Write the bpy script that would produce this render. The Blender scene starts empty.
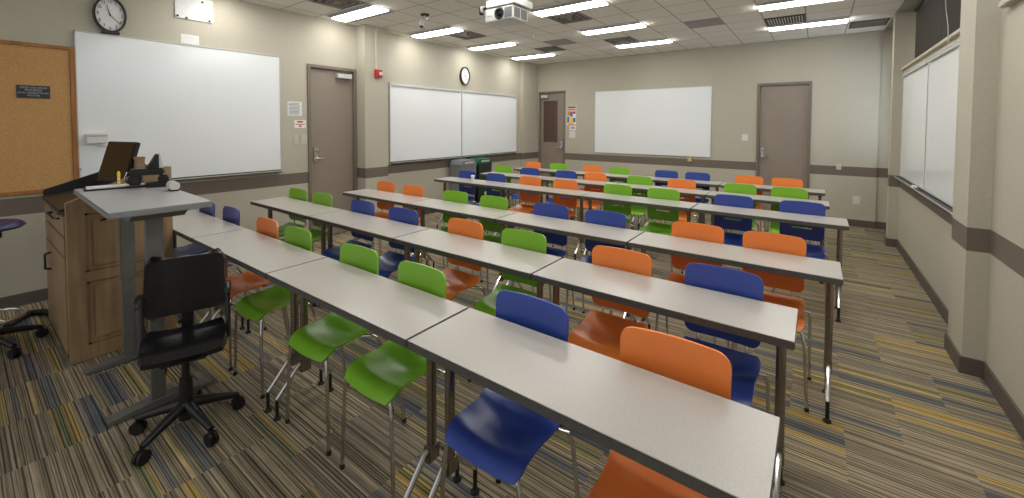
import bpy, bmesh, math, random
from mathutils import Vector, Matrix
random.seed(7)
scene = bpy.context.scene
COL = scene.collection
PI = math.pi

# ------------------------------------------------------------------ camera
CAM_H = 1.4864
YAW, PITCH, ROLL = 0.6448, 0.0348, 0.003
F_PX, PX, PY = 415.655, 504.0, 139.8
cd = bpy.data.cameras.new('camera')
cam = bpy.data.objects.new('camera', cd)
COL.objects.link(cam)
cd.sensor_fit = 'HORIZONTAL'
cd.sensor_width = 36.0
cd.lens = F_PX / 1024 * 36
cd.shift_x = (512 - PX) / 1024
cd.shift_y = (PY - 249) / 1024
cd.clip_start = 0.02
fw = Vector((-math.sin(YAW) * math.cos(PITCH), math.cos(YAW) * math.cos(PITCH), -math.sin(PITCH)))
rt = Vector((math.cos(YAW), math.sin(YAW), 0))
up = rt.cross(fw)
r2 = rt * math.cos(ROLL) + up * math.sin(ROLL)
u2 = -rt * math.sin(ROLL) + up * math.cos(ROLL)
cam.matrix_world = Matrix(((r2.x, u2.x, -fw.x, 0), (r2.y, u2.y, -fw.y, 0), (r2.z, u2.z, -fw.z, CAM_H), (0, 0, 0, 1)))
scene.camera = cam

# ------------------------------------------------------------------ world, exposure
w = bpy.data.worlds.new('world'); scene.world = w; w.use_nodes = True
bg = w.node_tree.nodes['Background']
bg.inputs[0].default_value = (0.93, 0.96, 1.0, 1); bg.inputs[1].default_value = 0.38
vs = scene.view_settings
vs.view_transform = 'Standard'; vs.look = 'None'; vs.gamma = 1; vs.use_curve_mapping = False
vs.exposure = 0.88
LAMP = 10.5            # emission of the troffer diffusers

def area(name, loc, rot, sx, sy, power, color):
    l = bpy.data.lights.new(name, 'AREA'); l.shape = 'RECTANGLE'; l.size = sx; l.size_y = sy
    l.energy = power; l.color = color
    o = bpy.data.objects.new(name, l); COL.objects.link(o); o.location = loc; o.rotation_euler = rot
    return o
# daylight coming in through the two side windows
area('daylight_far_window', (1.25, 7.55, 1.75), (0, PI / 2, 0), 1.5, 0.8, 9, (0.72, 0.86, 1.0))
area('daylight_near_window', (1.25, 2.2, 2.55), (0, PI / 2, 0), 0.6, 2.0, 5, (0.85, 0.93, 1.0))

# ------------------------------------------------------------------ materials
def lin(c):
    c = [x / 255.0 for x in c]
    return tuple((x / 12.92 if x <= 0.04045 else ((x + 0.055) / 1.055) ** 2.4) for x in c) + (1,)
class NT:
    def __init__(s, name):
        s.m = bpy.data.materials.new(name); s.m.use_nodes = True
        s.t = s.m.node_tree; s.b = s.t.nodes['Principled BSDF']
    def n(s, typ, **k):
        x = s.t.nodes.new(typ)
        for a, b in k.items(): setattr(x, a, b)
        return x
    def l(s, a, b): s.t.links.new(a, b)
    def math(s, op, a, b=None, c=None):
        x = s.n('ShaderNodeMath', operation=op)
        for i, v in enumerate((a, b, c)):
            if v is None: continue
            if hasattr(v, 'links'): s.l(v, x.inputs[i])
            else: x.inputs[i].default_value = v
        return x.outputs[0]
    def mix(s, f, a, b, mode='MIX'):
        x = s.n('ShaderNodeMix', data_type='RGBA', blend_type=mode)
        for i, v in ((0, f), (6, a), (7, b)):
            if hasattr(v, 'links'): s.l(v, x.inputs[i])
            else: x.inputs[i].default_value = v
        return x.outputs[2]
    def ramp(s, f, stops, interp='LINEAR'):
        x = s.n('ShaderNodeValToRGB'); r = x.color_ramp; r.interpolation = interp
        while len(r.elements) < len(stops): r.elements.new(0.5)
        for e, (p, c) in zip(r.elements, stops): e.position = p; e.color = c
        s.l(f, x.inputs[0]); return x.outputs[0]
    def noise(s, scale, detail=2, vec=None, dim='3D'):
        x = s.n('ShaderNodeTexNoise', noise_dimensions=dim)
        x.inputs['Scale'].default_value = scale; x.inputs['Detail'].default_value = detail
        if vec is not None: s.l(vec, x.inputs['W' if dim == '1D' else 'Vector'])
        return x.outputs[0]
    def obj(s):
        if not hasattr(s, '_o'): s._o = s.n('ShaderNodeTexCoord').outputs['Object']
        return s._o
    def bump(s, h, strength=0.2, dist=0.01):
        x = s.n('ShaderNodeBump'); x.inputs['Strength'].default_value = strength; x.inputs['Distance'].default_value = dist
        s.l(h, x.inputs['Height']); s.l(x.outputs[0], s.b.inputs['Normal'])

def pmat(name, rgb, rough=0.5, metal=0.0, var=0.05, scale=40, bump=0.0, spec=0.5, emis=0, coat=0):
    k = NT(name); c = lin(rgb)
    nz = k.noise(scale, 3, k.obj())
    lo = tuple(x * (1 - var) for x in c[:3]) + (1,); hi = tuple(min(1, x * (1 + var)) for x in c[:3]) + (1,)
    col = k.ramp(nz, [(0.3, lo), (0.7, hi)])
    k.l(col, k.b.inputs['Base Color'])
    k.b.inputs['Roughness'].default_value = rough; k.b.inputs['Metallic'].default_value = metal
    k.b.inputs['Specular IOR Level'].default_value = spec
    k.b.inputs['Coat Weight'].default_value = coat
    if bump: k.bump(nz, bump, 0.004)
    if emis:
        k.b.inputs['Emission Color'].default_value = c; k.b.inputs['Emission Strength'].default_value = emis
    return k.m
M = {}
M['orange'] = pmat('orange_plastic', (244, 134, 60), 0.30, var=0.04, scale=200, bump=0.03)
M['green'] = pmat('green_plastic', (126, 184, 44), 0.30, var=0.04, scale=200, bump=0.03)
M['blue'] = pmat('blue_plastic', (52, 75, 156), 0.30, var=0.04, scale=200, bump=0.03)
M['chrome'] = pmat('chrome', (205, 205, 205), 0.18, 1.0, var=0.02)
M['steel'] = pmat('brushed_steel', (150, 145, 138), 0.32, 0.9, var=0.08)
M['legmetal'] = pmat('table_leg_metal', (150, 142, 130), 0.25, 0.9, var=0.06)
M['edge'] = pmat('dark_edge', (84, 81, 77), 0.5, var=0.08)
M['black'] = pmat('black_plastic', (24, 24, 25), 0.4, var=0.1)
M['rubber'] = pmat('black_rubber', (16, 16, 16), 0.6)
M['leather'] = pmat('black_vinyl', (20, 20, 21), 0.24, var=0.2, scale=120, bump=0.12, spec=0.5)
M['laminate'] = pmat('table_laminate', (176, 171, 163), 0.28, var=0.07, scale=220)
M['desk'] = pmat('desk_laminate', (168, 168, 168), 0.35, var=0.05, scale=200)
M['deskedge'] = pmat('desk_edge', (138, 138, 138), 0.4)
M['deskleg'] = pmat('desk_leg_grey', (118, 118, 114), 0.42, 0.3)
M['door'] = pmat('door_taupe_paint', (140, 128, 115), 0.5, var=0.03, scale=8)
M['frame'] = pmat('door_frame_paint', (120, 109, 97), 0.45, var=0.03)
M['base'] = pmat('rubber_baseboard', (92, 84, 77), 0.55, var=0.04)
M['board'] = pmat('whiteboard_enamel', (232, 235, 236), 0.16, var=0.012, scale=2)
M['alu'] = pmat('satin_aluminium', (200, 200, 198), 0.45, 0.3)
M['boxtan'] = pmat('tan_box', (196, 176, 120), 0.6)
M['white'] = pmat('white_plastic', (214, 214, 208), 0.45)
M['paper'] = pmat('white_paper', (228, 228, 226), 0.8)
M['ink'] = pmat('grey_ink', (105, 105, 110), 0.8)
M['red'] = pmat('red_plastic', (176, 34, 26), 0.4)
M['redink'] = pmat('red_ink', (190, 50, 60), 0.7)
M['yellow'] = pmat('yellow_plastic', (238, 205, 30), 0.4)
M['amber'] = pmat('amber_paper', (226, 160, 60), 0.6)
M['signblack'] = pmat('sign_black', (42, 46, 54), 0.45)
M['text'] = pmat('pale_lettering', (180, 182, 186), 0.6)
M['beige'] = pmat('beige_plate', (196, 190, 174), 0.5)
M['metalwhite'] = pmat('white_metal', (208, 208, 204), 0.5)
M['reflgrey'] = pmat('reflector_grey', (150, 152, 155), 0.6)
M['grille'] = pmat('grille_grey', (104, 104, 106), 0.5, var=0.25, scale=300)
M['blindslat'] = pmat('charcoal_blind', (84, 80, 76), 0.6, var=0.1)
M['sill'] = pmat('painted_sill', (188, 178, 160), 0.5)
M['cap'] = pmat('taupe_soffit', (150, 150, 138), 0.7)
M['green_dark'] = pmat('dark_green_plastic', (20, 92, 58), 0.4)
M['greybin'] = pmat('grey_bin_plastic', (120, 124, 128), 0.4)
M['darkbin'] = pmat('dark_bin_body', (34, 46, 42), 0.5)
M['ventdark'] = pmat('vent_dark', (74, 72, 69), 0.7)
M['diffuserring'] = pmat('diffuser_rings', (150, 145, 138), 0.6)
M['ventgrey'] = pmat('vent_grey', (160, 158, 154), 0.7)
M['screen'] = pmat('screen_off', (44, 36, 26), 0.15, var=0.05)
M['purple'] = pmat('indigo_vinyl', (44, 44, 96), 0.45)
M['wood_block'] = pmat('small_wood', (150, 118, 92), 0.6, var=0.15)
M['lens'] = pmat('lens_black', (12, 12, 14), 0.1)
M['p_blue'] = pmat('poster_blue', (74, 112, 160), 0.6); M['p_orange'] = pmat('poster_orange', (224, 130, 50), 0.6)
M['p_pink'] = pmat('poster_pink', (196, 140, 160), 0.6)

def emis_mat(name, col, strength):
    k = NT(name); e = k.n('ShaderNodeEmission'); e.inputs[0].default_value = col; e.inputs[1].default_value = strength
    k.l(e.outputs[0], k.t.nodes['Material Output'].inputs[0]); return k.m
M['lamp'] = emis_mat('diffuser_glow', (1.0, 0.985, 0.95, 1), LAMP)
M['daylight'] = emis_mat('sky_through_pane', (0.75, 0.88, 1.0, 1), 2.2)

def wall_mat():
    k = NT('vinyl_wall')
    sx = k.n('ShaderNodeSeparateXYZ'); k.l(k.obj(), sx.inputs[0]); z = sx.outputs[2]
    a = k.math('GREATER_THAN', z, 0.745); b = k.math('LESS_THAN', z, 0.885); band = k.math('MULTIPLY', a, b)
    nz = k.noise(60, 4, k.obj()); n2 = k.noise(1.2, 2, k.obj())
    c = k.ramp(n2, [(0.3, lin((182, 176, 158))), (0.7, lin((188, 182, 165)))])
    c2 = k.ramp(nz, [(0.3, (0.93, 0.93, 0.93, 1)), (0.7, (1, 1, 1, 1))])
    c = k.mix(1.0, c, c2, 'MULTIPLY')
    col = k.mix(band, c, lin((110, 99, 88)))
    k.l(col, k.b.inputs['Base Color']); k.b.inputs['Roughness'].default_value = 0.65
    k.bump(k.noise(140, 3, k.obj()), 0.25, 0.003)
    return k.m
M['wall'] = wall_mat()

def ceil_mat():
    k = NT('acoustic_ceiling_tiles')
    sx = k.n('ShaderNodeSeparateXYZ'); k.l(k.obj(), sx.inputs[0])
    def line(v, off, pitch, wd):
        f = k.math('FRACT', k.math('DIVIDE', k.math('SUBTRACT', v, off - 100 * pitch), pitch))
        d = k.math('MINIMUM', f, k.math('SUBTRACT', 1.0, f))
        return k.math('LESS_THAN', d, wd / pitch)
    lx = line(sx.outputs[0], 0.30, 0.44, 0.006); ly = line(sx.outputs[1], 2.84, 0.435, 0.006)
    ln = k.math('MAXIMUM', lx, ly)
    nz = k.noise(90, 5, k.obj())
    c = k.ramp(nz, [(0.35, lin((222, 217, 209))), (0.6, lin((240, 236, 229)))])
    k.l(k.mix(ln, c, lin((160, 155, 149))), k.b.inputs['Base Color']); k.b.inputs['Roughness'].default_value = 0.9
    return k.m
M['ceil'] = ceil_mat()

def carpet_mat():
    k = NT('striped_carpet_tiles')
    sx = k.n('ShaderNodeSeparateXYZ'); k.l(k.obj(), sx.inputs[0]); x, y = sx.outputs[0], sx.outputs[1]
    P = 0.44
    yy = k.math('DIVIDE', k.math('ADD', y, 10.13), P); iy = k.math('FLOOR', yy)
    off = k.math('MULTIPLY', k.math('MODULO', iy, 2.0), 0.5)
    xx = k.math('ADD', k.math('DIVIDE', k.math('ADD', x, 20.1), P), off); ix = k.math('FLOOR', xx)
    cv = k.n('ShaderNodeCombineXYZ'); k.l(ix, cv.inputs[0]); k.l(iy, cv.inputs[1])
    wn = k.n('ShaderNodeTexWhiteNoise', noise_dimensions='2D'); k.l(cv.outputs[0], wn.inputs['Vector'])
    seed = wn.outputs['Value']
    w1 = k.math('ADD', y, k.math('MULTIPLY', seed, 37.0))
    broad = k.noise(9, 1, w1, '1D'); fine = k.noise(125, 2, w1, '1D'); mid = k.noise(30, 1, k.math('ADD', w1, 5.0), '1D')
    col = k.ramp(broad, [(0.0, lin((76, 80, 86))), (0.32, lin((96, 98, 100))), (0.37, lin((138, 130, 112))), (0.44, lin((104, 96, 82))),
                         (0.50, lin((146, 136, 114))), (0.55, lin((116, 107, 92))), (0.585, lin((156, 144, 118))), (0.61, lin((172, 146, 88))),
                         (0.65, lin((158, 132, 76))), (0.69, lin((112, 112, 84))), (1.0, lin((100, 96, 86)))])
    plain = k.ramp(mid, [(0.3, lin((108, 99, 85))), (0.5, lin((132, 122, 105))), (0.7, lin((150, 139, 118)))])
    sep = k.n('ShaderNodeSeparateColor'); k.l(wn.outputs['Color'], sep.inputs[0])
    f = k.math('GREATER_THAN', sep.outputs[1], 0.62)
    col = k.mix(f, col, plain)
    dark = k.ramp(fine, [(0.41, (0.36, 0.36, 0.38, 1)), (0.47, (1.12, 1.11, 1.1, 1)), (0.62, (1.5, 1.48, 1.44, 1))])
    col = k.mix(1.0, col, dark, 'MULTIPLY')
    # worn streaks broken along the stripe
    mp = k.n('ShaderNodeMapping'); mp.inputs['Scale'].default_value = (7, 160, 1); k.l(k.obj(), mp.inputs[0])
    st = k.noise(1.0, 3, mp.outputs[0])
    col = k.mix(1.0, col, k.ramp(st, [(0.3, (0.72, 0.72, 0.72, 1)), (0.65, (1.15, 1.15, 1.15, 1))]), 'MULTIPLY')
    tint = k.ramp(sep.outputs[0], [(0.0, (0.86, 0.86, 0.88, 1)), (1.0, (1.12, 1.1, 1.05, 1))])
    col = k.mix(1.0, col, tint, 'MULTIPLY')
    k.l(col, k.b.inputs['Base Color']); k.b.inputs['Roughness'].default_value = 0.95; k.b.inputs['Specular IOR Level'].default_value = 0.15
    k.bump(k.noise(700, 2, k.obj()), 0.4, 0.004)
    return k.m
M['carpet'] = carpet_mat()

def wood_mat(name, a, b, vert=True):
    k = NT(name)
    mp = k.n('ShaderNodeMapping'); mp.inputs['Scale'].default_value = (30, 30, 2.2) if vert else (3, 30, 30); k.l(k.obj(), mp.inputs[0])
    nz = k.noise(1.0, 5, mp.outputs[0]); n2 = k.noise(5, 2, k.obj())
    c = k.ramp(nz, [(0.3, lin(a)), (0.7, lin(b))])
    c = k.mix(1.0, c, k.ramp(n2, [(0.3, (0.9, 0.9, 0.9, 1)), (0.7, (1.05, 1.05, 1.05, 1))]), 'MULTIPLY')
    k.l(c, k.b.inputs['Base Color']); k.b.inputs['Roughness'].default_value = 0.5
    return k.m
M['oak'] = wood_mat('lectern_wood', (140, 113, 82), (166, 137, 102))
M['oakdark'] = wood_mat('lectern_groove', (120, 96, 68), (140, 113, 82))
M['oakframe'] = wood_mat('corkboard_frame_wood', (140, 92, 42), (178, 122, 62))
def cork_mat():
    k = NT('cork')
    nz = k.noise(160, 6, k.obj())
    k.l(k.ramp(nz, [(0.35, lin((170, 128, 78))), (0.5, lin((194, 150, 94))), (0.7, lin((206, 164, 108)))]), k.b.inputs['Base Color'])
    k.b.inputs['Roughness'].default_value = 0.9; k.bump(nz, 0.2, 0.003); return k.m
M['cork'] = cork_mat()
def wired_glass():
    k = NT('wired_door_glass')
    sx = k.n('ShaderNodeSeparateXYZ'); k.l(k.obj(), sx.inputs[0])
    def ln(v, p):
        f = k.math('FRACT', k.math('DIVIDE', k.math('ADD', v, 50.0), p)); return k.math('LESS_THAN', f, 0.07)
    l = k.math('MAXIMUM', ln(sx.outputs[0], 0.06), ln(sx.outputs[2], 0.12))
    k.l(k.mix(l, lin((92, 70, 62)), lin((70, 56, 52))), k.b.inputs['Base Color']); k.b.inputs['Roughness'].default_value = 0.12
    return k.m
M['wired'] = wired_glass()

# ------------------------------------------------------------------ mesh helpers
class MB:
    def __init__(s): s.v = []; s.f = []
    def add(s, vs_, fs):
        o = len(s.v); s.v += [tuple(p) for p in vs_]; s.f += [tuple(i + o for i in f) for f in fs]; return s
    def box(s, x0, x1, y0, y1, z0, z1):
        v = [(x0, y0, z0), (x1, y0, z0), (x1, y1, z0), (x0, y1, z0), (x0, y0, z1), (x1, y0, z1), (x1, y1, z1), (x0, y1, z1)]
        return s.add(v, [(0, 3, 2, 1), (4, 5, 6, 7), (0, 1, 5, 4), (1, 2, 6, 5), (2, 3, 7, 6), (3, 0, 4, 7)])
    def bevbox(s, x0, x1, y0, y1, z0, z1, r=0.004):
        # box with chamfered edges
        bm = bmesh.new(); bmesh.ops.create_cube(bm, size=1)
        for v in bm.verts: v.co = Vector(((x0 + x1) / 2 + v.co.x * (x1 - x0), (y0 + y1) / 2 + v.co.y * (y1 - y0), (z0 + z1) / 2 + v.co.z * (z1 - z0)))
        bmesh.ops.bevel(bm, geom=bm.edges[:], offset=r, segments=2, affect='EDGES')
        return s.frombm(bm)
    def frombm(s, bm):
        bm.verts.index_update(); s.add([v.co[:] for v in bm.verts], [[v.index for v in f.verts] for f in bm.faces]); bm.free(); return s
    def tube(s, pts, r, n=10, cap=True, flat=1.0):
        pts = [Vector(p) for p in pts]; rs = r if isinstance(r, (list, tuple)) else [r] * len(pts)
        vs_, fs = [], []; t = (pts[1] - pts[0]).normalized()
        a = t.orthogonal().normalized()
        if abs(t.x) < 0.9: a = (Vector((1, 0, 0)) - t * t.x).normalized()
        for i, p in enumerate(pts):
            if 0 < i < len(pts) - 1: t2 = ((pts[i + 1] - p).normalized() + (p - pts[i - 1]).normalized()).normalized()
            elif i == 0: t2 = (pts[1] - p).normalized()
            else: t2 = (p - pts[i - 1]).normalized()
            a = (a - t2 * a.dot(t2)).normalized(); b = t2.cross(a)
            for j in range(n):
                an = 2 * PI * j / n; vs_.append(p + (a * math.cos(an) * flat + b * math.sin(an)) * rs[i])
        for i in range(len(pts) - 1):
            for j in range(n):
                j2 = (j + 1) % n; fs.append((i * n + j, i * n + j2, (i + 1) * n + j2, (i + 1) * n + j))
        if cap: fs.append(tuple(range(n))[::-1]); fs.append(tuple((len(pts) - 1) * n + j for j in range(n)))
        return s.add(vs_, fs)
    def lathe(s, prof, c=(0, 0, 0), n=24, axis='z', sx=1, sy=1):
        vs_, fs = [], []
        for r, h in prof:
            for j in range(n):
                an = 2 * PI * j / n; p = (r * math.cos(an) * sx, r * math.sin(an) * sy, h)
                if axis == 'x': p = (p[2], p[0], p[1])
                if axis == 'y': p = (p[0], p[2], p[1])
                vs_.append((p[0] + c[0], p[1] + c[1], p[2] + c[2]))
        for i in range(len(prof) - 1):
            for j in range(n):
                j2 = (j + 1) % n; fs.append((i * n + j, i * n + j2, (i + 1) * n + j2, (i + 1) * n + j))
        fs.append(tuple(range(n))[::-1]); fs.append(tuple((len(prof) - 1) * n + j for j in range(n)))
        return s.add(vs_, fs)
    def prism(s, poly, a0, a1, axis='x'):
        def P(p, h): return {'x': (h, p[0], p[1]), 'y': (p[0], h, p[1]), 'z': (p[0], p[1], h)}[axis]
        n = len(poly); vs_ = [P(p, a0) for p in poly] + [P(p, a1) for p in poly]
        return s.add(vs_, [tuple(range(n)), tuple(range(2 * n - 1, n - 1, -1))] + [(i, i + n, (i + 1) % n + n, (i + 1) % n) for i in range(n)])
    def shell(s, fn, us, vs2, th, mask=None):
        """thick sheet over a grid; cells failing mask(u,v) are holes"""
        nu, nv = len(us), len(vs2)
        P = [[Vector(fn(u, v)) for v in vs2] for u in us]
        N = [[None] * nv for _ in range(nu)]
        for i in range(nu):
            for j in range(nv):
                du = P[min(i + 1, nu - 1)][j] - P[max(i - 1, 0)][j]; dv = P[i][min(j + 1, nv - 1)] - P[i][max(j - 1, 0)]
                nn = du.cross(dv); N[i][j] = nn.normalized() if nn.length > 1e-12 else Vector((0, 0, 1))
        idx = lambda i, j, k: k * nu * nv + i * nv + j
        vv = [P[i][j] for i in range(nu) for j in range(nv)] + [P[i][j] - N[i][j] * th for i in range(nu) for j in range(nv)]
        keep = {(i, j) for i in range(nu - 1) for j in range(nv - 1) if mask is None or mask((us[i] + us[i + 1]) / 2, (vs2[j] + vs2[j + 1]) / 2)}
        fs = []
        for (i, j) in keep:
            q = [(i, j), (i + 1, j), (i + 1, j + 1), (i, j + 1)]
            fs.append(tuple(idx(a, b, 0) for a, b in q)); fs.append(tuple(idx(a, b, 1) for a, b in q[::-1]))
            for (e0, e1, nb) in ((q[0], q[1], (i, j - 1)), (q[1], q[2], (i + 1, j)), (q[2], q[3], (i, j + 1)), (q[3], q[0], (i - 1, j))):
                if nb not in keep: fs.append((idx(*e1, 0), idx(*e0, 0), idx(*e0, 1), idx(*e1, 1)))
        return s.add(vv, fs)
    def build(s, name, mat, parent=None, smooth=35, fix=True):
        me = bpy.data.meshes.new(name); me.from_pydata(s.v, [], s.f)
        if fix:
            bm = bmesh.new(); bm.from_mesh(me); bmesh.ops.delete(bm, geom=[v for v in bm.verts if not v.link_faces], context='VERTS')
            bmesh.ops.recalc_face_normals(bm, faces=bm.faces); bm.to_mesh(me); bm.free()
        me.materials.append(M[mat] if isinstance(mat, str) else mat)
        if smooth:
            me.shade_smooth()
            me.set_sharp_from_angle(angle=math.radians(smooth))
        o = bpy.data.objects.new(name, me); COL.objects.link(o)
        if parent: o.parent = parent
        return o
def tag(o, label, cat, group=None):
    o['label'] = label; o['category'] = cat
    if group: o['group'] = group
    return o
def thing(name, label, cat, loc=(0, 0, 0), rz=0, group=None):
    o = bpy.data.objects.new(name, None); COL.objects.link(o); o.empty_display_size = 0.1
    o.location = loc; o.rotation_euler = (0, 0, rz); return tag(o, label, cat, group)
def struct(o): o['kind'] = 'structure'; return o
CH = {}
def reg(root):
    """remember children so a thing can be copied with its parts"""
    def kids(o): return [c for c in bpy.data.objects if c.parent == o]
    CH[root.name] = [(c, [(g, kids(g)) for g in kids(c)]) for c in kids(root)]
def dup(root, loc, rz, label, group=None, mats=None):
    r = root.copy(); COL.objects.link(r); r.location = loc; r.rotation_euler = (0, 0, rz); r['label'] = label
    if group: r['group'] = group
    for c, gs in CH[root.name]:
        c2 = c.copy(); COL.objects.link(c2); c2.parent = r
        for g, _ in gs:
            g2 = g.copy(); COL.objects.link(g2); g2.parent = c2
    return r
def text_mesh(name, s, size, mat, parent, M4, extrude=0.0006, sx=1.0, align='CENTER'):
    cu = bpy.data.curves.new(name, 'FONT'); cu.body = s; cu.size = size; cu.align_x = align; cu.align_y = 'CENTER'; cu.extrude = extrude
    to = bpy.data.objects.new(name + '_tmp', cu); COL.objects.link(to)
    bpy.context.view_layer.update()
    me = bpy.data.meshes.new_from_object(to.evaluated_get(bpy.context.evaluated_depsgraph_get()))
    bpy.data.objects.remove(to); bpy.data.curves.remove(cu)
    me.transform(M4 @ Matrix.Diagonal((sx, 1, 1, 1))); me.name = name
    me.materials.clear(); me.materials.append(M[mat])
    o = bpy.data.objects.new(name, me); COL.objects.link(o); o.parent = parent; return o
# text frame on the left wall: reads along +Y, faces +X
def TL(y, z, x): return Matrix(((0, 0, 1, x), (1, 0, 0, y), (0, 1, 0, z), (0, 0, 0, 1)))

# ------------------------------------------------------------------ room dimensions
XL, D, XR, ZC = -5.173, 8.06, 0.828, 2.865
Y0 = -1.6
# ---- shell
struct(MB().box(XL - 0.12, 1.0, Y0, D + 0.12, -0.05, 0).build('floor', 'carpet', smooth=0))
struct(MB().box(XL - 0.12, 0.74, Y0, D + 0.12, ZC, ZC + 0.06).build('ceiling', 'ceil', smooth=0))
struct(MB().box(0.742, 1.06, Y0, D + 0.12, ZC, ZC + 0.06).build('trim_1', 'cap', smooth=0))
# left wall with opening for door 1
DL0, DL1, DLT = 2.76, 3.385, 2.225
lw = MB()
lw.box(XL - 0.12, XL, Y0, DL0, 0, ZC); lw.box(XL - 0.12, XL, DL1, D + 0.12, 0, ZC); lw.box(XL - 0.12, XL, DL0, DL1, DLT, ZC)
lw.box(XL, -4.975, 3.43, 3.81, 0, ZC)             # pilaster by the door
lw.box(XL, -5.09, 7.46, D, 0, ZC)                 # pilaster in the corner
struct(lw.build('wall_left', 'wall', smooth=0))
# back wall with two door openings
B1a, B1b, B1t = -5.03, -4.425, 2.215
B2a, B2b, B2t = -0.765, -0.105, 2.155
bw = MB()
bw.box(-5.09, B1a, D, D + 0.12, 0, ZC); bw.box(B1a, B1b, D, D + 0.12, B1t, ZC); bw.box(B1b, B2a, D, D + 0.12, 0, ZC)
bw.box(B2a, B2b, D, D + 0.12, B2t, ZC); bw.box(B2b, 0.713, D, D + 0.12, 0, ZC)
bw.box(0.713, 1.06, D + 0.03, D + 0.12, 0, ZC)
struct(bw.build('wall_back', 'wall', smooth=0))
# right wall: bays between pilasters, windows above the ledge
rw = MB()
WT = 0.93
rw.box(XR, 1.0, Y0, 3.64, 0, 2.15); rw.box(XR, 1.0, 3.98, 6.955, 0, 2.17)
rw.box(WT, 1.0, Y0, -0.2, 2.15, ZC)
rw.box(0.733, 1.0, 3.64, 3.98, 0, ZC); rw.box(0.733, 1.0, 6.955, 7.10, 0, ZC)
rw.box(0.93, 1.0, 7.10, 7.18, 0, ZC); rw.box(0.93, 1.0, 7.95, D + 0.03, 0, ZC)
rw.box(0.93, 1.0, 7.18, 7.95, 0, 1.0); rw.box(0.93, 1.0, 7.18, 7.95, 2.5, ZC)
rw.box(0.915, 1.0, 6.86, 6.955, 2.17, ZC)
struct(rw.build('wall_right', 'wall', smooth=0))
# baseboards
bb = MB()
for a, b in ((Y0, DL0 - 0.035), (3.81, 7.46)): bb.box(XL, XL + 0.012, a, b, 0, 0.1)
bb.box(XL, -4.963, 3.42, 3.43, 0, 0.1); bb.box(-4.975, -4.963, 3.42, 3.82, 0, 0.1); bb.box(-5.09, -5.078, 7.45, D, 0, 0.1)
struct(bb.build('baseboard_left', 'base', smooth=0))
bb = MB(); bb.box(B1b + 0.04, B2a - 0.04, D - 0.012, D, 0, 0.1); bb.box(B2b + 0.04, 0.713, D - 0.012, D, 0, 0.1); bb.box(0.713, 0.93, D + 0.018, D + 0.03, 0, 0.1)
struct(bb.build('baseboard_back', 'base', smooth=0))
bb = MB()
bb.box(XR - 0.012, XR, Y0, 3.628, 0, 0.1); bb.box(XR - 0.012, XR, 3.992, 6.943, 0, 0.1)
for a, b in ((3.64, 3.98), (6.955, 7.10)):
    bb.box(0.721, 0.733, a - 0.012, b + 0.012, 0, 0.1); bb.box(0.733, XR, a - 0.012, a, 0, 0.1); bb.box(0.733, XR, b, b + 0.012, 0, 0.1)
struct(bb.build('baseboard_right', 'base', smooth=0))

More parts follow.
